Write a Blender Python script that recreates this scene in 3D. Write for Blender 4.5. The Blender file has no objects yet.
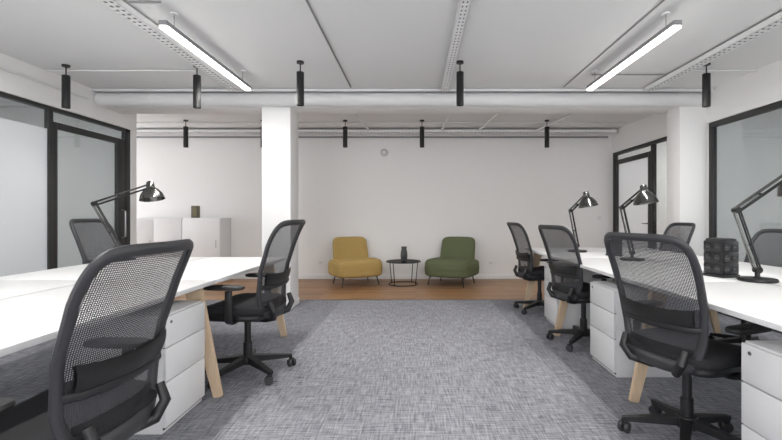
import bpy, bmesh, math
from mathutils import Vector, Matrix
from math import sin, cos, pi, radians
scene = bpy.context.scene
COL = scene.collection

def lin(c):
    return tuple(((v/255)/12.92 if v/255 <= 0.04045 else (((v/255)+0.055)/1.055)**2.4) for v in c) + (1,)

# ---------------------------------------------------------------- materials
def mat(name, rgb, rough=0.5, metal=0.0, var=0.04, nscale=20, bump=0.0, bscale=200, spec=0.5):
    m = bpy.data.materials.new(name); m.use_nodes = True
    nt = m.node_tree; b = nt.nodes['Principled BSDF']
    tc = nt.nodes.new('ShaderNodeTexCoord')
    n = nt.nodes.new('ShaderNodeTexNoise'); n.inputs['Scale'].default_value = nscale
    nt.links.new(tc.outputs['Object'], n.inputs['Vector'])
    mx = nt.nodes.new('ShaderNodeMixRGB')
    c = lin(rgb)
    mx.inputs[1].default_value = tuple(v*(1-var) for v in c[:3])+(1,)
    mx.inputs[2].default_value = tuple(min(1, v*(1+var)) for v in c[:3])+(1,)
    nt.links.new(n.outputs['Fac'], mx.inputs[0])
    nt.links.new(mx.outputs[0], b.inputs['Base Color'])
    b.inputs['Roughness'].default_value = rough
    b.inputs['Metallic'].default_value = metal
    b.inputs['Specular IOR Level'].default_value = spec
    if bump:
        n2 = nt.nodes.new('ShaderNodeTexNoise'); n2.inputs['Scale'].default_value = bscale
        nt.links.new(tc.outputs['Object'], n2.inputs['Vector'])
        bp = nt.nodes.new('ShaderNodeBump'); bp.inputs['Strength'].default_value = bump
        bp.inputs['Distance'].default_value = 0.002
        nt.links.new(n2.outputs['Fac'], bp.inputs['Height'])
        nt.links.new(bp.outputs['Normal'], b.inputs['Normal'])
    return m

def emis(name, rgb, s):
    m = bpy.data.materials.new(name); m.use_nodes = True
    nt = m.node_tree; nt.nodes.clear()
    e = nt.nodes.new('ShaderNodeEmission'); e.inputs[0].default_value = lin(rgb); e.inputs[1].default_value = s
    o = nt.nodes.new('ShaderNodeOutputMaterial'); nt.links.new(e.outputs[0], o.inputs[0])
    return m

def glass(name, rgb, gl=0.08, frost=0.0):
    m = bpy.data.materials.new(name); m.use_nodes = True
    nt = m.node_tree; nt.nodes.clear()
    t = nt.nodes.new('ShaderNodeBsdfTransparent'); t.inputs[0].default_value = lin(rgb)
    g = nt.nodes.new('ShaderNodeBsdfGlossy'); g.inputs['Roughness'].default_value = 0.02
    mx = nt.nodes.new('ShaderNodeMixShader'); mx.inputs[0].default_value = gl
    nt.links.new(t.outputs[0], mx.inputs[1]); nt.links.new(g.outputs[0], mx.inputs[2])
    out = mx.outputs[0]
    if frost:
        d = nt.nodes.new('ShaderNodeBsdfDiffuse'); d.inputs[0].default_value = lin((232,234,236))
        tr = nt.nodes.new('ShaderNodeBsdfTranslucent'); tr.inputs[0].default_value = lin((238,240,242))
        a = nt.nodes.new('ShaderNodeMixShader'); a.inputs[0].default_value = 0.5
        nt.links.new(d.outputs[0], a.inputs[1]); nt.links.new(tr.outputs[0], a.inputs[2])
        b = nt.nodes.new('ShaderNodeMixShader'); b.inputs[0].default_value = frost
        nt.links.new(out, b.inputs[1]); nt.links.new(a.outputs[0], b.inputs[2]); out = b.outputs[0]
    o = nt.nodes.new('ShaderNodeOutputMaterial'); nt.links.new(out, o.inputs[0])
    return m

def mesh_fabric():
    m = bpy.data.materials.new('chair_mesh_fabric'); m.use_nodes = True
    nt = m.node_tree; L = nt.links
    p = nt.nodes['Principled BSDF']; out = nt.nodes['Material Output']
    p.inputs['Base Color'].default_value = lin((62,62,66)); p.inputs['Roughness'].default_value = 0.7
    tc = nt.nodes.new('ShaderNodeTexCoord'); s = nt.nodes.new('ShaderNodeSeparateXYZ')
    L.new(tc.outputs['Object'], s.inputs[0])
    def M(op, a, b=None):
        n = nt.nodes.new('ShaderNodeMath'); n.operation = op
        for i, v in enumerate((a, b)):
            if v is None: continue
            if isinstance(v, (int, float)): n.inputs[i].default_value = v
            else: L.new(v, n.inputs[i])
        return n.outputs[0]
    hx = M('GREATER_THAN', M('FRACT', M('ADD', M('MULTIPLY', s.outputs[0], 150), 200)), 0.50)
    hz = M('GREATER_THAN', M('FRACT', M('MULTIPLY', s.outputs[2], 150)), 0.43)
    hole = M('MULTIPLY', hx, hz)
    t = nt.nodes.new('ShaderNodeBsdfTransparent')
    mx = nt.nodes.new('ShaderNodeMixShader')
    fac = M('SUBTRACT', 1.0, M('MULTIPLY', hole, 0.92))
    L.new(fac, mx.inputs[0]); L.new(t.outputs[0], mx.inputs[1]); L.new(p.outputs[0], mx.inputs[2])
    L.new(mx.outputs[0], out.inputs[0])
    return m

def carpet_mat():
    m = bpy.data.materials.new('woven_carpet'); m.use_nodes = True
    nt = m.node_tree; L = nt.links; p = nt.nodes['Principled BSDF']
    tc = nt.nodes.new('ShaderNodeTexCoord')
    def noise(sc):
        mp = nt.nodes.new('ShaderNodeMapping'); mp.inputs['Scale'].default_value = sc
        n = nt.nodes.new('ShaderNodeTexNoise'); n.inputs['Scale'].default_value = 1; n.inputs['Detail'].default_value = 3
        n.inputs['Roughness'].default_value = 0.65
        L.new(tc.outputs['Object'], mp.inputs[0]); L.new(mp.outputs[0], n.inputs['Vector']); return n.outputs['Fac']
    a = noise((8, 90, 1)); b = noise((90, 8, 1))
    add = nt.nodes.new('ShaderNodeMath'); add.operation = 'ADD'; L.new(a, add.inputs[0]); L.new(b, add.inputs[1])
    h = nt.nodes.new('ShaderNodeMath'); h.operation = 'MULTIPLY'; h.inputs[1].default_value = 0.5; L.new(add.outputs[0], h.inputs[0])
    cr = nt.nodes.new('ShaderNodeValToRGB')
    cr.color_ramp.elements[0].position = 0.36; cr.color_ramp.elements[0].color = lin((106,107,113))
    cr.color_ramp.elements[1].position = 0.64; cr.color_ramp.elements[1].color = lin((184,184,190))
    L.new(h.outputs[0], cr.inputs[0])
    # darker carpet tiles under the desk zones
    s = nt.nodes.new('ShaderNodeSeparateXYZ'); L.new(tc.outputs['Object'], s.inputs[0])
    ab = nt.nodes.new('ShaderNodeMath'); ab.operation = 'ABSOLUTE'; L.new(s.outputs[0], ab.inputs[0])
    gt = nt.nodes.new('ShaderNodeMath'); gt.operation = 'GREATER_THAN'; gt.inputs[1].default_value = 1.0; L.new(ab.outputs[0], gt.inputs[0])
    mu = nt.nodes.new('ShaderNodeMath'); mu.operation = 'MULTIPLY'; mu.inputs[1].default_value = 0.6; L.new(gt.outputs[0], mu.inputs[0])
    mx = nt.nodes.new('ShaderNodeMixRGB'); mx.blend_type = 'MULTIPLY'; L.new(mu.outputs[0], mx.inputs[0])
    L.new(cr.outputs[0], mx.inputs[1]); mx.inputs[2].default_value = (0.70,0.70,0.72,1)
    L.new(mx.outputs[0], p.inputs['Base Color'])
    p.inputs['Roughness'].default_value = 0.95; p.inputs['Specular IOR Level'].default_value = 0.1
    bp = nt.nodes.new('ShaderNodeBump'); bp.inputs['Strength'].default_value = 0.2; bp.inputs['Distance'].default_value = 0.002
    L.new(h.outputs[0], bp.inputs['Height']); L.new(bp.outputs[0], p.inputs['Normal'])
    return m

def wood_floor_mat():
    m = bpy.data.materials.new('oak_parquet'); m.use_nodes = True
    nt = m.node_tree; L = nt.links; p = nt.nodes['Principled BSDF']
    tc = nt.nodes.new('ShaderNodeTexCoord')
    br = nt.nodes.new('ShaderNodeTexBrick'); L.new(tc.outputs['Object'], br.inputs['Vector'])
    br.inputs['Scale'].default_value = 1; br.inputs['Brick Width'].default_value = 0.9; br.inputs['Row Height'].default_value = 0.11
    br.inputs['Mortar Size'].default_value = 0.002
    br.inputs['Color1'].default_value = lin((186,142,100)); br.inputs['Color2'].default_value = lin((150,108,72)); br.inputs['Mortar'].default_value = lin((92,66,46))
    mp = nt.nodes.new('ShaderNodeMapping'); mp.inputs['Scale'].default_value = (3, 40, 1)
    n = nt.nodes.new('ShaderNodeTexNoise'); n.inputs['Scale'].default_value = 1
    L.new(tc.outputs['Object'], mp.inputs[0]); L.new(mp.outputs[0], n.inputs['Vector'])
    mx = nt.nodes.new('ShaderNodeMixRGB'); mx.blend_type = 'MULTIPLY'; mx.inputs[0].default_value = 0.35
    L.new(br.outputs['Color'], mx.inputs[1]); L.new(n.outputs['Fac'], mx.inputs[2])
    L.new(mx.outputs[0], p.inputs['Base Color']); p.inputs['Roughness'].default_value = 0.38
    return m

def wood_mat():
    m = bpy.data.materials.new('beech_wood'); m.use_nodes = True
    nt = m.node_tree; L = nt.links; p = nt.nodes['Principled BSDF']
    tc = nt.nodes.new('ShaderNodeTexCoord'); mp = nt.nodes.new('ShaderNodeMapping'); mp.inputs['Scale'].default_value = (60, 60, 5)
    n = nt.nodes.new('ShaderNodeTexNoise'); n.inputs['Scale'].default_value = 1
    L.new(tc.outputs['Object'], mp.inputs[0]); L.new(mp.outputs[0], n.inputs['Vector'])
    cr = nt.nodes.new('ShaderNodeValToRGB'); cr.color_ramp.elements[0].color = lin((196,170,140)); cr.color_ramp.elements[1].color = lin((224,202,174))
    L.new(n.outputs['Fac'], cr.inputs[0]); L.new(cr.outputs[0], p.inputs['Base Color']); p.inputs['Roughness'].default_value = 0.5
    return m

WALL = mat('white_wall_paint', (240,239,238), 0.85, var=0.01, bump=0.1)
CEIL = mat('white_ceiling_paint', (232,232,232), 0.9, var=0.015, nscale=3, bump=0.15, bscale=60)
TRIMW = mat('white_trim', (240,240,240), 0.5, var=0.01)
PIPEW = mat('white_painted_metal', (228,228,228), 0.45, var=0.02)
TRAYM = mat('tray_metal', (238,238,238), 0.5, var=0.02)
SEAM = mat('grey_conduit', (140,140,142), 0.5)
BLK = mat('black_metal', (24,24,25), 0.4, var=0.1)
LAMPM = mat('gunmetal', (112,112,110), 0.18, metal=1.0, var=0.1)
FRAMEB = mat('black_aluminium_frame', (44,44,44), 0.5, var=0.06)
PLB = mat('black_plastic', (28,28,30), 0.45, var=0.1)
PLG = mat('graphite_plastic', (50,50,53), 0.45, var=0.08)
FAB = mat('black_seat_fabric', (32,32,35), 0.9, var=0.2, nscale=300, bump=0.4, bscale=500)
MESHF = mesh_fabric()
DESKW = mat('white_laminate', (230,230,230), 0.35, var=0.01)
PEDW = mat('white_lacquered_steel', (230,230,231), 0.4, var=0.01)
GAP = mat('dark_gap', (70,70,72), 0.8)
WOOD = wood_mat()
CARPET = carpet_mat(); OAK = wood_floor_mat()
YEL = mat('mustard_fabric', (180,153,96), 0.9, var=0.12, nscale=120, bump=0.4, bscale=300, spec=.2)
GRN = mat('olive_green_fabric', (101,108,80), 0.9, var=0.12, nscale=120, bump=0.4, bscale=300, spec=.2)
GLS = glass('clear_glass', (230,233,233), 0.09)
FROST = glass('frosted_glass', (235,235,235), 0.05, 0.8)
SMOKE = glass('smoked_glass', (90,90,92), 0.15)
LED = emis('led_diffuser', (255,253,248), 6)
BULB = mat('lamp_inner_white', (225,225,222), 0.4)
VASE = mat('dark_ceramic', (66,68,68), 0.4, var=0.15)
CHROME = mat('steel', (150,150,152), 0.3, metal=1.0)
SOCK = mat('socket_grey', (120,120,122), 0.5)
BRASS = mat('aged_olive_metal', (96,90,60), 0.5)

# ---------------------------------------------------------------- mesh builder
class B:
    def __init__(s): s.bm = bmesh.new(); s.mats = []; s.M = Matrix.Identity(4)
    def _add(s, t, m):
        if m not in s.mats: s.mats.append(m)
        i = s.mats.index(m)
        for f in t.faces: f.material_index = i; f.smooth = True
        bmesh.ops.recalc_face_normals(t, faces=t.faces[:])
        t.transform(s.M)
        me = bpy.data.meshes.new('t'); t.to_mesh(me); t.free(); s.bm.from_mesh(me); bpy.data.meshes.remove(me)
    def box(s, lo, hi, m, bev=0.0, seg=2, M=None):
        t = bmesh.new(); bmesh.ops.create_cube(t, size=1)
        lo = Vector(lo); hi = Vector(hi); c = (lo+hi)/2; d = hi-lo
        for v in t.verts: v.co = Vector((v.co.x*d.x+c.x, v.co.y*d.y+c.y, v.co.z*d.z+c.z))
        if bev: bmesh.ops.bevel(t, geom=t.edges[:], offset=bev, segments=seg, affect='EDGES', profile=0.5)
        if M: t.transform(M)
        s._add(t, m)
    def tube(s, pts, r, m, seg=10, closed=False, flat=(1, 1), up=None, cap=True):
        pts = [Vector(p) for p in pts]; n = len(pts); t = bmesh.new()
        rs = r if isinstance(r, (list, tuple)) else [r]*n
        rings = []; prev = None
        for i, p in enumerate(pts):
            if closed: tan = (pts[(i+1) % n]-pts[i-1]).normalized()
            else: tan = (pts[min(i+1, n-1)]-pts[max(i-1, 0)]).normalized()
            if up is not None: a = Vector(up)
            elif prev is None: a = Vector((0, 0, 1)) if abs(tan.z) < 0.9 else Vector((1, 0, 0))
            else: a = prev
            a = (a - tan*a.dot(tan)).normalized(); prev = a; b = tan.cross(a)
            rings.append([t.verts.new(p + a*cos(2*pi*k/seg)*rs[i]*flat[0] + b*sin(2*pi*k/seg)*rs[i]*flat[1]) for k in range(seg)])
        for i in range(n if closed else n-1):
            A = rings[i]; C = rings[(i+1) % n]
            for k in range(seg): t.faces.new((A[k], A[(k+1) % seg], C[(k+1) % seg], C[k]))
        if not closed and cap: t.faces.new(rings[0]); t.faces.new(rings[-1])
        s._add(t, m)
    def beam(s, p0, p1, w0, h0, w1, h1, m, side=(0, 1, 0)):
        """tapered rectangular bar; w along `side`"""
        p0 = Vector(p0); p1 = Vector(p1); tan = (p1-p0).normalized(); a = Vector(side); a = (a-tan*a.dot(tan)).normalized(); b = tan.cross(a)
        t = bmesh.new(); R = []
        for p, w, h in ((p0, w0, h0), (p1, w1, h1)):
            R.append([t.verts.new(p+a*sx*w/2+b*sy*h/2) for sx, sy in ((-1, -1), (1, -1), (1, 1), (-1, 1))])
        for k in range(4): t.faces.new((R[0][k], R[0][(k+1) % 4], R[1][(k+1) % 4], R[1][k]))
        t.faces.new(R[0]); t.faces.new(R[1])
        bmesh.ops.recalc_face_normals(t, faces=t.faces[:])
        bmesh.ops.bevel(t, geom=t.edges[:], offset=min(w0, h0, w1, h1)*0.12, segments=2, affect='EDGES')
        s._add(t, m)
    def lathe(s, prof, m, seg=32, M=None):
        t = bmesh.new(); rings = []
        for r, z in prof:
            if r < 1e-5: rings.append([t.verts.new((0, 0, z))])
            else: rings.append([t.verts.new((r*cos(2*pi*k/seg), r*sin(2*pi*k/seg), z)) for k in range(seg)])
        for A, C in zip(rings, rings[1:]):
            for k in range(seg):
                k2 = (k+1) % seg
                if len(A) == 1 and len(C) == 1: continue
                if len(A) == 1: t.faces.new((A[0], C[k], C[k2]))
                elif len(C) == 1: t.faces.new((A[k], A[k2], C[0]))
                else: t.faces.new((A[k], A[k2], C[k2], C[k]))
        if M: t.transform(M)
        s._add(t, m)
    def sup(s, c, ax, e1, e2, m, fn=None, M=None, nu=40, nv=20):
        """superellipsoid cushion"""
        t = bmesh.new(); sp = lambda x, e: math.copysign(abs(x)**e, x)
        R = []
        for j in range(nv+1):
            ph = -pi/2+pi*j/nv
            if j in (0, nv): R.append([t.verts.new((0, 0, ax[2]*(-1 if j == 0 else 1)))]); continue
            cp = sp(cos(ph), e1); z = ax[2]*sp(sin(ph), e1)
            R.append([t.verts.new((ax[0]*cp*sp(cos(2*pi*i/nu), e2), ax[1]*cp*sp(sin(2*pi*i/nu), e2), z)) for i in range(nu)])
        for A, C in zip(R, R[1:]):
            for k in range(nu):
                k2 = (k+1) % nu
                if len(A) == 1: t.faces.new((A[0], C[k2], C[k]))
                elif len(C) == 1: t.faces.new((A[k], A[k2], C[0]))
                else: t.faces.new((A[k], A[k2], C[k2], C[k]))
        for v in t.verts:
            if fn: v.co = fn(v.co.copy())
            v.co += Vector(c)
        if M: t.transform(M)
        s._add(t, m)
    def grid(s, f, nu, nv, m):
        t = bmesh.new(); V = [[t.verts.new(f(i/nu, j/nv)) for i in range(nu+1)] for j in range(nv+1)]
        for j in range(nv):
            for i in range(nu): t.faces.new((V[j][i], V[j][i+1], V[j+1][i+1], V[j+1][i]))
        s._add(t, m)
    def mesh(s, name, ang=38):
        me = bpy.data.meshes.new(name); s.bm.to_mesh(me); s.bm.free()
        for m in s.mats: me.materials.append(m)
        me.set_sharp_from_angle(angle=radians(ang))
        return me
    def obj(s, name, loc=(0, 0, 0), rz=0, parent=None):
        return place(name, s.mesh(name), loc, rz, parent)

def place(name, me, loc=(0, 0, 0), rz=0, parent=None, sc=1):
    o = bpy.data.objects.new(name, me); COL.objects.link(o)
    o.location = loc; o.rotation_euler = (0, 0, rz); o.scale = (sc,)*3 if not isinstance(sc, tuple) else sc
    if parent: o.parent = parent
    return o

def boxes(name, lst, m, bev=0, parent=None):
    b = B()
    for lo, hi in lst: b.box(lo, hi, m, bev)
    return b.obj(name, parent=parent)

# ---------------------------------------------------------------- room shell
H = 2.65; XL = -3.84; XR = 3.52; YB = 7.73; YF = -3.0; XO = 6.6
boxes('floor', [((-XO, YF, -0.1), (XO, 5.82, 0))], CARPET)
boxes('floor_wood', [((-XO, 5.82, -0.1), (XO, YB+0.15, 0))], OAK)
boxes('trim_floor_strip', [((-1.5, 5.81, 0), (3.5, 5.835, 0.004))], CHROME)
boxes('ceiling', [((-XO, YF, H), (XO, YB+0.15, H+0.15))], CEIL)
boxes('wall_back', [((-XO, YB, 0), (XO, YB+0.15, H))], WALL)
boxes('baseboard_back', [((-XO, YB-0.015, 0), (XR, YB, 0.08))], TRIMW, 0.004)

def holed_wall(name, axis, pos, th, a0, a1, holes, m):
    """wall along axis; holes = [(s,e,z0,z1)] sorted"""
    L = []; cur = a0
    def bx(s, e, z0, z1):
        if e-s < 1e-4 or z1-z0 < 1e-4: return
        if axis == 'y': L.append(((pos, s, z0), (pos+th, e, z1)))
        else: L.append(((s, pos, z0), (e, pos+th, z1)))
    for s_, e_, z0, z1 in holes:
        bx(cur, s_, 0, H); bx(s_, e_, 0, z0); bx(s_, e_, z1, H); cur = e_
    bx(cur, a1, 0, H)
    return boxes(name, L, m)

WF = [(-3.4, -0.2, .5, 2.45), (0.2, 3.2, .5, 2.45)]  # unseen openings behind the camera, added as the main daylight source
WL = [(1.0, 3.2, .9, 2.2), (6.0, 7.5, .3, 2.5)]  # unseen left openings, added to brighten side room and back zone evenly
WR = [(1.0, 3.2, .9, 2.2), (6.2, 7.4, .8, 2.4)]  # unseen right openings, added for the same daylight fill
holed_wall('wall_front', 'x', YF-0.15, 0.15, -XO, XO, WF, WALL)
holed_wall('wall_outer_left', 'y', -XO-0.15, 0.15, YF, YB+.15, WL, WALL)
holed_wall('wall_outer_right', 'y', XO, 0.15, YF, YB+.15, WR, WALL)

# unseen windows added to let daylight in: frames + portals
wi = 0
def added_window(axis, pos, s, e, z0, z1, inward):
    global wi; wi += 1
    b = B(); mid = (s+e)/2
    def P(a, z, dx): return (pos+dx, a, z) if axis == 'y' else (a, pos+dx, z)
    for (a0, a1, q0, q1) in ((s, s+.05, z0, z1), (e-.05, e, z0, z1), (mid-.025, mid+.025, z0, z1), (s, e, z0, z0+.05), (s, e, z1-.05, z1)):
        b.box(P(a0, q0, -.03), P(a1, q1, .03), TRIMW)
    wo = b.obj('window_%d' % wi)
    ld = bpy.data.lights.new('daylight_portal', 'AREA'); ld.shape = 'RECTANGLE'; ld.size = e-s; ld.size_y = z1-z0
    ld.cycles.is_portal = True
    o = bpy.data.objects.new('daylight_portal', ld); COL.objects.link(o)
    o.location = P(mid, (z0+z1)/2, 0.0); o.parent = wo
    o.rotation_euler = Vector(inward).to_track_quat('-Z', 'Z').to_euler()
for s, e, a, c in WF: added_window('x', YF-.075, s, e, a, c, (0, 1, 0))
for s, e, a, c in WL: added_window('y', -XO-.075, s, e, a, c, (1, 0, 0))
for s, e, a, c in WR: added_window('y', XO+.075, s, e, a, c, (-1, 0, 0))

# left partition: glazing Y 0.4..5.78 z 0..2.30
boxes('wall_left', [((XL-.1, YF, 0), (XL, 0.4, H)), ((XL-.1, 0.4, 2.30), (XL, 5.81, H)), ((-XO, 5.81, 0), (XL, 5.91, H))], WALL)
# right
boxes('wall_right', [((XR, YF, 0), (XR+.1, 0.9, H)), ((XR, 0.9, 2.26), (XR+.1, YB, H)), ((XR, 5.2, 0), (XR+.1, 5.88, 2.26)), ((XR+.1, 5.5, 0), (XO, 5.6, H))], WALL)
boxes('baseboard_right', [((XR-.015, YF, 0), (XR, 0.9, .08))], TRIMW)
boxes('baseboard_left', [((XL, YF, 0), (XL+.015, 0.4, .08))], TRIMW)

def partition(name, X, frames, panes, xoff=-0.05):
    e = bpy.data.objects.new(name, None); COL.objects.link(e)
    b = B()
    for y0, y1, z0, z1, t in frames: b.box((X+xoff-t, y0, z0), (X+xoff+t, y1, z1), FRAMEB, 0.003)
    b.obj('frame', parent=e)
    for i, (y0, y1, z0, z1, m) in enumerate(panes):
        q = B(); q.box((X+xoff-.005, y0, z0), (X+xoff+.005, y1, z1), m); q.obj('glass_pane_%d' % i, parent=e)
    return e
T = .03
fr = [(0.4, 5.81, 2.26, 2.30, T), (0.4, 4.58, 0, .06, T), (5.72, 5.81, 0, 2.3, T), (4.53, 4.58, 0, 2.26, T), (2.5, 2.56, 0, 2.26, T), (.4, .46, 0, 2.26, T)]
pn = [(.46, 2.5, .06, 2.06, FROST), (.46, 2.5, 2.06, 2.26, GLS), (2.56, 4.53, .06, 2.06, FROST), (2.56, 4.53, 2.06, 2.26, GLS), (4.58, 5.72, 2.16, 2.26, GLS)]
partition('window_partition_left', XL, fr, pn)
dl = partition('door_left', XL, [(4.585, 4.64, 0, 2.15, .025), (5.58, 5.715, 0, 2.15, .025), (4.64, 5.58, 2.08, 2.15, .025), (4.64, 5.58, 0, .12, .025)],
          [(4.64, 5.58, .12, 2.08, GLS)])
b = B(); b.tube([(XL-.02, 5.64, .85), (XL+.03, 5.64, .87), (XL+.03, 5.64, 1.2), (XL-.02, 5.64, 1.22)], .01, CHROME); b.obj('handle', parent=dl)
# right glazing
partition('window_partition_right', XR, [(0.9, 5.2, 2.2, 2.26, T), (.9, 5.2, 0, .06, T), (5.14, 5.2, 0, 2.2, T), (3.0, 3.04, 0, 2.2, T), (.9, .96, 0, 2.2, T)],
          [(.96, 3.0, .06, 2.2, GLS), (3.04, 5.14, .06, 2.2, GLS)], 0.05)
partition('window_sidelight_right', XR, [(5.88, YB, 2.21, 2.26, T), (5.88, 5.93, 0, 2.21, T), (6.43, 6.49, 0, 2.21, T), (7.65, YB, 0, 2.21, T)],
          [(5.93, 6.43, 0.02, 2.21, GLS), (6.49, 7.65, 2.13, 2.21, GLS)], 0.05)
dr = partition('door_right', XR, [(6.50, 6.58, 0, 2.12, .025), (7.56, 7.64, 0, 2.12, .025), (6.58, 7.56, 2.04, 2.12, .025), (6.58, 7.56, 0, .12, .025)],
          [(6.58, 7.56, .12, 2.04, FROST)], 0.05)
b = B(); b.tube([(XR+.03, 6.54, 1.02), (XR-.02, 6.54, 1.02), (XR-.02, 6.66, 1.02)], .009, CHROME); b.obj('handle', parent=dr)

# columns + beam
boxes('column_left', [((-1.88, 5.24, 0), (-1.53, 5.6, H))], WALL, 0.005)
boxes('column_right', [((3.19, 5.2, 0), (XR, 5.47, H))], WALL, 0.005)
boxes('baseboard_column', [((-1.89, 5.23, 0), (-1.52, 5.61, .08))], TRIMW, .003)
boxes('ceiling_beam', [((XL, 5.3, 2.47), (XR, 5.62, H))], WALL, 0.01)
b = B(); b.tube([(XL+.01, 5.2, 2.545), (XR-.01, 5.2, 2.545)], .085, PIPEW, 20, cap=True)
for x in (-3.2, -1.0, .9, 2.6): b.tube([(x-.02, 5.2, 2.545), (x+.02, 5.2, 2.545)], .089, PIPEW, 20)
b.obj('ventilation_duct')

# ceiling services
def tray(name, x, y0, y1, w=.11, z=2.585, axis='y', m=TRAYM):
    b = B()
    def bx(lo, hi, mm=m):
        if axis == 'x': lo = (lo[1], lo[0], lo[2]); hi = (hi[1], hi[0], hi[2])
        b.box(lo, hi, mm)
    bx((x-w/2, y0, z), (x-w/2+.006, y1, z+.045)); bx((x+w/2-.006, y0, z), (x+w/2, y1, z+.045))
    for dx in (-w/2+.008, w/2-.02): bx((x+dx, y0, z+.002), (x+dx+.012, y1, z+.006))
    bx((x-.008, y0, z+.002), (x+.008, y1, z+.006))
    y = y0
    while y < y1-.03:
        bx((x-w/2, y, z), (x+w/2, y+.028, z+.004)); y += .06
    # cable bundle lying in the tray
    bx((x-w/2+.02, y0+.02, z+.008), (x+w/2-.02, y1-.02, z+.022), SOCK)
    y = y0+.2
    while y < y1: bx((x-.008, y, z+.005), (x+.008, y+.02, H)); y += 1.2
    return b.obj(name)
tray('cable_tray', -2.08, YF+.1, 5.0)
tray('cable_tray', .335, YF+.1, 5.0, .08)
tray('cable_tray', 2.71, YF+.1, 5.0)
tray('cable_tray', 7.45, -6.4, 3.45, .14, 2.57, 'x')
tray('cable_tray', 5.75, -6.4, 3.45, .08, 2.60, 'x')
def pipe(name, pts, r, m=PIPEW): b = B(); b.tube(pts, r, m, 10); return b.obj(name)
pipe('conduit_pipe', [(-.76, YF+.1, 2.64), (-.76, 5.0, 2.64)], .008, SEAM)
pipe('conduit_pipe', [(1.72, YF+.1, 2.64), (1.72, 5.0, 2.64)], .006, SEAM)
pipe('conduit_pipe', [(-3.8, 4.42, 2.635), (-2.25, 4.42, 2.635)], .008, PIPEW)
pipe('conduit_pipe', [(2.85, 4.42, 2.635), (3.5, 4.42, 2.635)], .008, PIPEW)
pipe('conduit_pipe', [(-3.8, 5.06, 2.62), (3.5, 5.06, 2.62)], .018, PIPEW)
pipe('conduit_pipe', [(-6.4, 6.9, 2.63), (3.4, 6.9, 2.63)], .01, PIPEW)
pipe('conduit_pipe', [(-6.4, 7.62, 2.53), (3.4, 7.62, 2.53)], .016, SEAM)
pipe('conduit_pipe', [(-2.01, 3.0, 2.635), (-1.78, 3.0, 2.635)], .007, SEAM)
pipe('conduit_pipe', [(2.64, 4.55, 2.635), (1.86, 4.55, 2.635)], .007, SEAM)
for x in (-.9, .5, 1.2, 2.3): pipe('conduit_pipe', [(x, 5.82, 2.60), (x-.1*x, 7.35, 2.60)], .018)
pipe('conduit_pipe', [(XL+.03, 3.2, 2.5), (XL+.03, 5.0, 2.5)], .012, PIPEW)

# linear pendants: one pair in view, the rest added as fill light
def linear(x, y0, y1, z=2.5, power=23, nm='linear_pendant_light'):
    e = bpy.data.objects.new(nm, None); COL.objects.link(e)
    b = B(); b.box((x-.03, y0, z), (x+.03, y1, z+.035), SEAM, .003)
    b.box((x-.028, y0+.01, z-.018), (x+.028, y1-.01, z+.002), LED)
    for y in (y0+.15, y1-.15):
        b.tube([(x, y, z+.035), (x, y, H)], .002, BLK, 6); b.lathe([(0, H-.012), (.03, H-.012), (.03, H-.0005), (0, H-.0005)], TRIMW, 16, Matrix.Translation((x, y, 0)))
    b.obj('housing', parent=e)
    ld = bpy.data.lights.new('led', 'AREA'); ld.shape = 'RECTANGLE'; ld.size = .05; ld.size_y = y1-y0-.04; ld.energy = power; ld.color = (1, .98, .95)
    o = bpy.data.objects.new('led', ld); COL.objects.link(o); o.location = (x, (y0+y1)/2, z-.022); o.parent = e
for x in (-1.80, 1.86):
    linear(x, 3.05, 4.62); linear(x, 0.6, 2.1); linear(x, -2.2, -.7)  # first of each row is in view; the other two are added fill
linear(-5.2, 3.2, 4.8, power=20); linear(-5.2, 0, 1.6, power=20)  # unseen fixtures added to light the left side room
linear(5.0, 2.5, 4.2, power=16); linear(5.0, -1, .6, power=16); linear(5.0, 6.1, 7.3, power=18)  # unseen fixtures added to light the rooms on the right

# black cylinder spots
b = B()
b.lathe([(0, 0), (.035, 0), (.035, -.02), (0, -.02)], BLK, 20)
b.tube([(0, 0, -.02), (0, 0, -.11)], .006, BLK, 8)
b.lathe([(0, -.10), (.034, -.105), (.036, -.11), (.036, -.43), (.032, -.43), (.030, -.40), (0, -.40)], BLK, 24)
b.lathe([(0, -.402), (.026, -.402), (.026, -.405), (0, -.405)], BULB, 20)
spot = b.mesh('pendant_spotlight')
for x, y in ((-3.5, 4.3), (-2.19, 4.3), (-1.13, 4.2), (.43, 4.2), (2.87, 4.25), (-3.64, 6.8), (-2.42, 6.8), (-1.12, 6.8), (.095, 6.8), (2.07, 6.8)):
    po = place('pendant_spotlight', spot, (x, y, H))
    ld = bpy.data.lights.new('spot', 'SPOT'); ld.energy = 14; ld.spot_size = radians(90); ld.spot_blend = 1; ld.shadow_soft_size = .03; ld.color = (1, .95, .9)
    o = bpy.data.objects.new('spot', ld); COL.objects.link(o); o.location = (0, 0, -.44); o.parent = po

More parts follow.
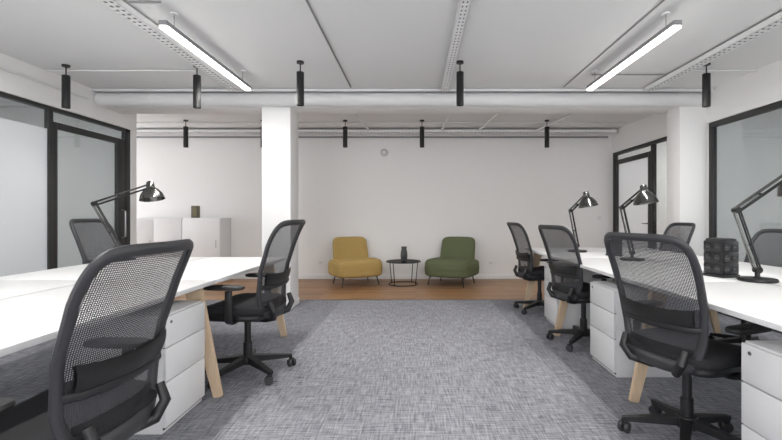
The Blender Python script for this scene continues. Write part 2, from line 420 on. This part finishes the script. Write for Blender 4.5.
# ---------------------------------------------------------------- office chair (faces +Y local)
def chair_mesh():
    b = B()
    sp = lambda x, e: math.copysign(abs(x)**e, x)
    def S(a, q, off=0):
        v = (q+1)/2
        w = .19+.052*sin(pi*min(1, v/.9*.5+.02)) - .004*max(0, v-.7)/.3
        z = .435+.61*v
        y = -.215+.03*sin(pi*v) - .15*v**1.5 + .055*a*a*(0.6+.4*v)
        return Vector((a*w, y-off, z))
    N = 72
    def O(k, r=1):
        c_, s_ = cos(2*pi*k/N), sin(2*pi*k/N); ex = .26 if s_ > 0 else .26+.12*min(1, -s_*3)
        return r*sp(c_, ex), r*sp(s_, ex)
    out = [S(*O(k)) for k in range(N)]
    rad = [.0145+.010*max(0, -sin(2*pi*k/N))**2 for k in range(N)]
    b.tube(out, rad, PLG, 10, closed=True, flat=(1.0, 1.35), up=(0, 1, 0))
    # mesh panel
    t = bmesh.new(); rings = []
    for j in range(13):
        r = j/12
        if j == 0: rings.append([t.verts.new(S(0, 0))])
        else: rings.append([t.verts.new(S(*O(k, r))) for k in range(N)])
    for A, C in zip(rings, rings[1:]):
        for k in range(N):
            k2 = (k+1) % N
            if len(A) == 1: t.faces.new((A[0], C[k], C[k2]))
            else: t.faces.new((A[k], A[k2], C[k2], C[k]))
    b._add(t, MESHF)
    # padded lumbar support band behind mesh
    band = lambda off: (lambda i, j: S(-.9+1.8*i, -.38+.26*j+.06*(2*i-1)**2, off+.008*sin(pi*j)))
    b.grid(band(.018), 16, 6, BLK); b.grid(band(.028), 16, 6, BLK)
    b.tube([S(-.97, -.36, .008), S(-.8, -.37, .028), S(-.4, -.38, .03), S(0, -.38, .03), S(.4, -.38, .03), S(.8, -.37, .028), S(.97, -.36, .008)], .011, PLB, 8, flat=(1.3, .8))
    # closed lower shell
    b.grid(lambda i, j: S(-.86+1.72*i, -.93+.25*j, .004), 14, 3, PLB)
    # yoke under the seat
    for sx in (-1, 1):
        b.tube([(sx*.17, -.225, .53), (sx*.165, -.25, .47), (sx*.13, -.235, .42), (sx*.07, -.16, .395), (sx*.04, -.05, .39)], [.016, .02, .022, .022, .02], PLB, 10)
    # seat
    def sf(c):
        c.z += .02*(c.x/.25)**2 - (.04*((c.y-.1)/.15)**2 if c.y > .1 else 0)
        return c
    b.sup((0, .02, .465), (.255, .235, .045), .55, .42, FAB, sf)
    b.sup((0, .02, .43), (.235, .215, .025), .4, .42, PLB, nv=8)
    b.box((-.09, -.12, .375), (.09, .12, .425), PLB, .015)
    b.tube([(.09, .05, .4), (.25, .05, .395)], .006, PLB, 8); b.tube([(.22, .05, .395), (.27, .05, .395)], .012, PLB, 8)
    # arms
    for sx in (-1, 1):
        b.tube([(sx*.12, .0, .41), (sx*.22, -.0, .405), (sx*.28, -.01, .425), (sx*.295, -.015, .47), (sx*.295, -.015, .62)],
               [.018, .018, .018, .019, .017], PLB, 10, flat=(1.4, .8), up=(0, 1, 0))
        b.sup((sx*.285, .02, .64), (.043, .13, .015), .5, .55, PLB, nv=8, nu=28)
    # column + base
    b.lathe([(0, .39), (.022, .39), (.022, .22), (.03, .22), (.03, .1), (0, .1)], PLB, 18)
    b.lathe([(0, .135), (.045, .13), (.055, .11), (.05, .075), (0, .07)], PLB, 20)
    for k in range(5):
        a = 2*pi*k/5+.3; d = Vector((cos(a), sin(a), 0)); n = Vector((-sin(a), cos(a), 0))
        b.beam(d*.03+Vector((0, 0, .105)), d*.30+Vector((0, 0, .075)), .055, .045, .032, .022, PLB, n)
        c = d*.295
        b.tube([c+Vector((0, 0, .08)), c+Vector((0, 0, .045))], .01, PLB, 8)
        w = (d*cos(.7*k+.5)+n*sin(.7*k+.5)); w2 = Vector((-w.y, w.x, 0))
        cc = c+w2*.012
        for sg in (-1, 1):
            b.tube([cc+w*sg*.008+Vector((0, 0, .0285)), cc+w*sg*.014+Vector((0, 0, .0285)), cc+w*sg*.026+Vector((0, 0, .0285))], [.0285, .0285, .025], PLG, 18)
        b.tube([cc-w*.012+Vector((0, 0, .045)), cc+w*.012+Vector((0, 0, .045))], .02, PLB, 12)
    return b.mesh('office_chair')
CH = chair_mesh()
def chair(x, y, face, sz=1.0):  # face: degrees, direction chair faces measured from +X
    place('office_chair', CH, (x, y, 0), radians(face-90), None, sz)
chair(-1.18, 1.43, 178)
chair(-1.22, 3.12, 176, 1.05)
chair(1.38, 2.19, 20)
chair(1.50, 3.85, 14)
chair(1.48, 5.15, 6)
chair(-2.70, 4.0, 3, 1.05)
chair(2.72, 4.90, 180)
chair(2.76, 3.62, 180, .97)

# ---------------------------------------------------------------- bench desks
def bench(name, x_edge, sgn, ys, dep=.74):
    """x_edge aisle edge, sgn direction away from aisle"""
    e = bpy.data.objects.new(name, None); COL.objects.link(e)
    tb = B()
    for y0, y1 in zip(ys, ys[1:]):
        for r in (0, 1):
            xa = x_edge+sgn*(r*(dep+.02)); xb = xa+sgn*dep
            tb.box((min(xa, xb), y0+.002, .715), (max(xa, xb), y1-.002, .74), DESKW, .002)
        xm = x_edge+sgn*(dep+.01)
        tb.box((xm-.009, y0+.02, .70), (xm+.009, y1-.02, .733), GAP)
    tb.obj('tabletops', parent=e)
    lb = B()
    for i, y in enumerate(ys):
        yy = y + (.12 if i == 0 else -.12 if i == len(ys)-1 else 0)
        far = x_edge+sgn*(2*dep+.02)
        for xe, s in ((x_edge, sgn), (far, -sgn)):
            lb.beam((xe+s*.14, yy, .70), (xe-s*.02+s*.0, yy, .0), .045, .10, .03, .055, WOOD, (0, 1, 0))
        lb.box((min(x_edge+sgn*.1, far-sgn*.1), yy-.02, .66), (max(x_edge+sgn*.1, far-sgn*.1), yy+.02, .714), WOOD, .004)
    lb.obj('legs', parent=e)
    sb = B()
    for xx in (x_edge+sgn*.22, x_edge+sgn*(2*dep-.2)):
        sb.box((xx-.02, ys[0]+.1, .67), (xx+.02, ys[-1]-.1, .712), PEDW, .003)
    sb.obj('frame_rails', parent=e)
    return e
bench('bench_desk', -1.27, -1, [-.3, 1.25, 2.72, 4.2])
bench('bench_desk', 1.36, 1, [-.1, 1.25, 2.65, 4.1, 5.4])

def pedestal_mesh():
    b = B()  # front faces -X local, origin floor center front
    b.box((.018, -.21, .0), (.56, .21, .62), PEDW, .003)
    zs = [.03, .27, .45, .615]
    for z0, z1 in zip(zs, zs[1:]):
        b.box((0, -.208, z0+.003), (.018, .208, z1-.003), PEDW, .002)
    b.box((.012, -.205, .02), (.02, .205, .61), GAP)
    b.lathe([(0, 0), (.008, 0), (.008, .004), (0, .004)], CHROME, 12, Matrix.Translation((0, .16, .58)) @ Matrix.Rotation(-pi/2, 4, 'Y'))
    return b.mesh('drawer_pedestal')
PD = pedestal_mesh()
for x, y in ((1.40, 3.25), (1.375, 1.61), (1.42, 4.55)): place('drawer_pedestal', PD, (x, y, 0))
for x, y in ((-1.31, 2.46), (-1.31, .2)): place('drawer_pedestal', PD, (x, y, 0), pi)

# ---------------------------------------------------------------- desk lamps
def lamp(base, elbow, head, aim=(0, 0, -1)):
    b = B(); base = Vector(base); o = base.copy()
    E = Vector(elbow)-o; Hd = Vector(head)-o
    b.lathe([(0, 0), (.10, 0), (.105, .008), (.10, .018), (.03, .024), (.014, .03), (.014, .07), (0, .07)], BLK, 32)
    S0 = Vector((0, 0, .07)); 
    def arm(p, q):
        d = (q-p).normalized(); n = d.cross(Vector((0, 1, 0))).normalized()*.015; yv = Vector((0, 1, 0))*.010
        for s in (-1, 1):
            for t in (-1, 1): b.tube([p+n*s+yv*t, q+n*s+yv*t], .0055, BLK if s < 0 else LAMPM, 8)
        m0 = p+d*.04; m1 = p+(q-p)*.42
        pts = []
        K = 120
        u = n.normalized(); v = Vector((0, 1, 0))
        for i in range(K+1):
            th = i/K*2*pi*15; pts.append(m0+(m1-m0)*i/K+(u*cos(th)+v*sin(th))*.006)
        b.tube(pts, .0014, CHROME, 5)
        b.box(m1-Vector((.006, .012, .006)), m1+Vector((.006, .012, .006)), BLK, .001)
    arm(S0, E); arm(E, Hd)
    for p in (S0, E, Hd):
        b.tube([p-Vector((0, .02, 0)), p+Vector((0, .02, 0))], .02, BLK, 16)
    A = Vector(aim).normalized(); c = Hd
    R = (-A).to_track_quat('Z', 'Y').to_matrix().to_4x4()
    MM = Matrix.Translation(c+A*.02) @ R
    b.lathe([(0, .06), (.022, .06), (.030, .05), (.036, .0), (.06, -.02), (.09, -.06), (.105, -.11), (.102, -.11), (.087, -.06), (.057, -.018), (.02, -.01), (0, -.01)], LAMPM, 32, MM)
    b.lathe([(0, -.01), (.018, -.015), (.028, -.05), (.022, -.075), (0, -.085)], BULB, 20, MM)
    b.obj('desk_lamp', loc=base)
lamp((-2.66, 3.9, .74), (-2.88, 3.85, 1.25), (-2.44, 3.95, 1.42), (.2, -.1, -1))
lamp((2.12, 2.67, .74), (1.99, 2.67, 1.18), (2.36, 2.70, 1.42), (.3, 0, -1))
lamp((1.80, 4.8, .74), (1.78, 4.95, 1.20), (1.88, 4.75, 1.37), (.15, -.1, -1))
lamp((1.96, 3.9, .74), (1.94, 4.05, 1.22), (2.04, 3.85, 1.38), (0.1, -.1, -1))

# socket towers
def tower():
    b = B()
    b.box((-.075, -.075, 0), (.075, .075, .02), PLB, .006)
    b.box((-.066, -.066, .02), (.066, .066, .24), BLK, .004)
    for i in range(3):
        z = .022+i*.072; b.box((-.069, -.069, z), (.069, .069, z+.070), BLK, .004)
        for k in range(4):
            R = Matrix.Rotation(k*pi/2, 4, 'Z')
            for dx in (-.033, .033):
                b.lathe([(0, 0), (.022, 0), (.022, .003), (.018, .003), (.016, .001), (0, .001)], PLG, 20, R @ Matrix.Translation((dx, -.0692, z+.034)) @ Matrix.Rotation(pi/2, 4, 'X'))
                for q in (-.007, .007):
                    b.lathe([(0, 0), (.0028, 0), (.0028, .003), (0, .003)], SOCK, 8, R @ Matrix.Translation((dx+q, -.0698, z+.034)) @ Matrix.Rotation(pi/2, 4, 'X'))
    b.sup((0, 0, .245), (.07, .07, .012), .6, .4, PLB, nv=8)
    return b.mesh('socket_tower')
TW = tower()
place('socket_tower', TW, (2.035, 2.87, .74), .25)
place('socket_tower', TW, (1.99, 4.32, .74), .1, None, .8)

# ---------------------------------------------------------------- lounge chairs
def armchair(fabric):
    b = B()
    def seat(c):
        c.x *= 1-.05*(c.y/.38)
        if c.z > 0: c.z += .015*(1-(c.x/.42)**2)
        return c
    b.sup((0, .0, .275), (.41, .37, .135), .32, .5, fabric, seat, nu=64, nv=24)
    b.sup((0, .05, .395), (.37, .30, .035), .6, .5, fabric, nu=56, nv=16)
    def back(c):
        k = (c.z+.24)/.48
        c.x *= 1.0-.06*k
        c.y += -.12*k + .30*(c.x**2)
        return c
    b.sup((0, -.26, .54), (.315, .08, .232), .32, .62, fabric, back, nu=56, nv=28)
    pts = [(.413*math.copysign(abs(cos(t))**.5, cos(t)), .373*math.copysign(abs(sin(t))**.5, sin(t)), .275) for t in [2*pi*i/80+.01 for i in range(80)]]
    pts = [(x*(1-.05*y/.37), y, z) for x, y, z in pts]
    b.tube(pts, .005, fabric, 6, closed=True)
    for sx in (-1, 1):
        for sy in (-1, 1):
            b.tube([(sx*.28, sy*.24, .145), (sx*.31, sy*.27, 0)], [.011, .008], BLK, 10)
        b.tube([(sx*.28, -.24, .138), (sx*.28, .24, .138)], .01, BLK, 8)
    return b.mesh('lounge_chair')
place('lounge_armchair', armchair(YEL), (-1.0, 7.15, 0), radians(180+26))
place('lounge_armchair', armchair(GRN), (.59, 7.15, 0), radians(180-26))

# coffee table
b = B(); r = .285
b.lathe([(0, .375), (r, .375), (r, .383), (0, .383)], SMOKE, 48)
ring = lambda rr, z: [(rr*cos(2*pi*i/48), rr*sin(2*pi*i/48), z) for i in range(48)]
b.tube(ring(r, .379), .008, BLK, 8, closed=True); b.tube(ring(r*.85, .008), .007, BLK, 8, closed=True)
for k in range(4):
    a = pi/4+k*pi/2+.2; b.tube([(r*cos(a), r*sin(a), .375), (r*.85*cos(a), r*.85*sin(a), .008)], .007, BLK, 8)
b.obj('round_coffee_table', (-.21, 7.15, 0))
# fluted vase
b = B(); t = bmesh.new(); prof = [(.035, 0), (.048, .02), (.055, .09), (.05, .16), (.04, .20), (.046, .24), (.040, .24), (.034, .2), (.03, .05), (0.001, .04)]
rings = [[t.verts.new(((rr*(1+(.05*cos(14*2*pi*k/112) if i < 6 else 0)))*cos(2*pi*k/112), (rr*(1+(.05*cos(14*2*pi*k/112) if i < 6 else 0)))*sin(2*pi*k/112), z)) for k in range(112)] for i, (rr, z) in enumerate(prof)]
for A, C in zip(rings, rings[1:]):
    for k in range(112): t.faces.new((A[k], A[(k+1) % 112], C[(k+1) % 112], C[k]))
t.faces.new(rings[0]); b._add(t, VASE); b.obj('fluted_vase', (-.20, 7.15, .384))

# cabinets at rear left
def cabinet(x0, x1, nd):
    b = B(); b.box((x0, 7.3, .0), (x1, 7.71, 1.10), PEDW, .003)
    w = (x1-x0)/nd
    for i in range(nd):
        b.box((x0+i*w+.003, 7.28, .05), (x0+(i+1)*w-.003, 7.30, 1.08), PEDW, .002)
        b.tube([(x0+(i+.9)*w, 7.27, .6), (x0+(i+.9)*w, 7.27, .72)], .005, CHROME, 8)
        for z in (.6, .72): b.tube([(x0+(i+.9)*w, 7.27, z), (x0+(i+.9)*w, 7.285, z)], .004, CHROME, 6)
    b.obj('storage_cabinet')
cabinet(-3.96, -3.32, 1); cabinet(-4.93, -3.97, 2)
b = B(); b.box((-.07, -.02, 0), (.07, .02, .21), BRASS, .004); b.box((-.055, -.023, .015), (.055, -.019, .195), VASE, .002); b.box((-.04,-.024,.03),(.04,-.022,.18), BRASS)
b.obj('picture_frame', (-3.82, 7.45, 1.10), -.1)

# wall alarm + switches + sockets
b = B(); b.lathe([(0, 0), (.075, 0), (.075, .02), (.06, .035), (.03, .037), (.028, .03), (0, .03)], PIPEW, 32, Matrix.Rotation(pi/2, 4, 'X'))
b.lathe([(.045, .0365), (.05, .04), (.055, .037)], SEAM, 32, Matrix.Rotation(pi/2, 4, 'X')); b.obj('wall_speaker', (-.57, YB, 2.27))
def plate(name, loc):
    b = B(); b.box((-.04, -.01, -.04), (.04, 0, .04), TRIMW, .003); b.box((-.027, -.013, -.027), (.027, -.009, .027), PIPEW, .002); b.obj(name, loc)
plate('wall_socket', (-1.72, YB, .3)); plate('wall_socket', (1.35, YB, .3)); plate('light_switch', (3.3, YB, 1.1))

# ---------------------------------------------------------------- world + camera
w = bpy.data.worlds.new('World'); scene.world = w; w.use_nodes = True
bg = w.node_tree.nodes['Background']; bg.inputs[0].default_value = (0.97, 0.98, 1.0, 1); bg.inputs[1].default_value = 5.0

cd = bpy.data.cameras.new('Camera'); cam = bpy.data.objects.new('Camera', cd); COL.objects.link(cam)
cam.location = (0, 0, 1.15); cam.rotation_euler = (pi/2, 0, 0)
cd.sensor_width = 36; cd.lens = 430/782*36; cd.shift_x = -25/782; cd.shift_y = -5/782; cd.clip_start = .05
scene.camera = cam
scene.view_settings.view_transform = 'Standard'
scene.view_settings.look = 'None'
scene.view_settings.exposure = 0.2
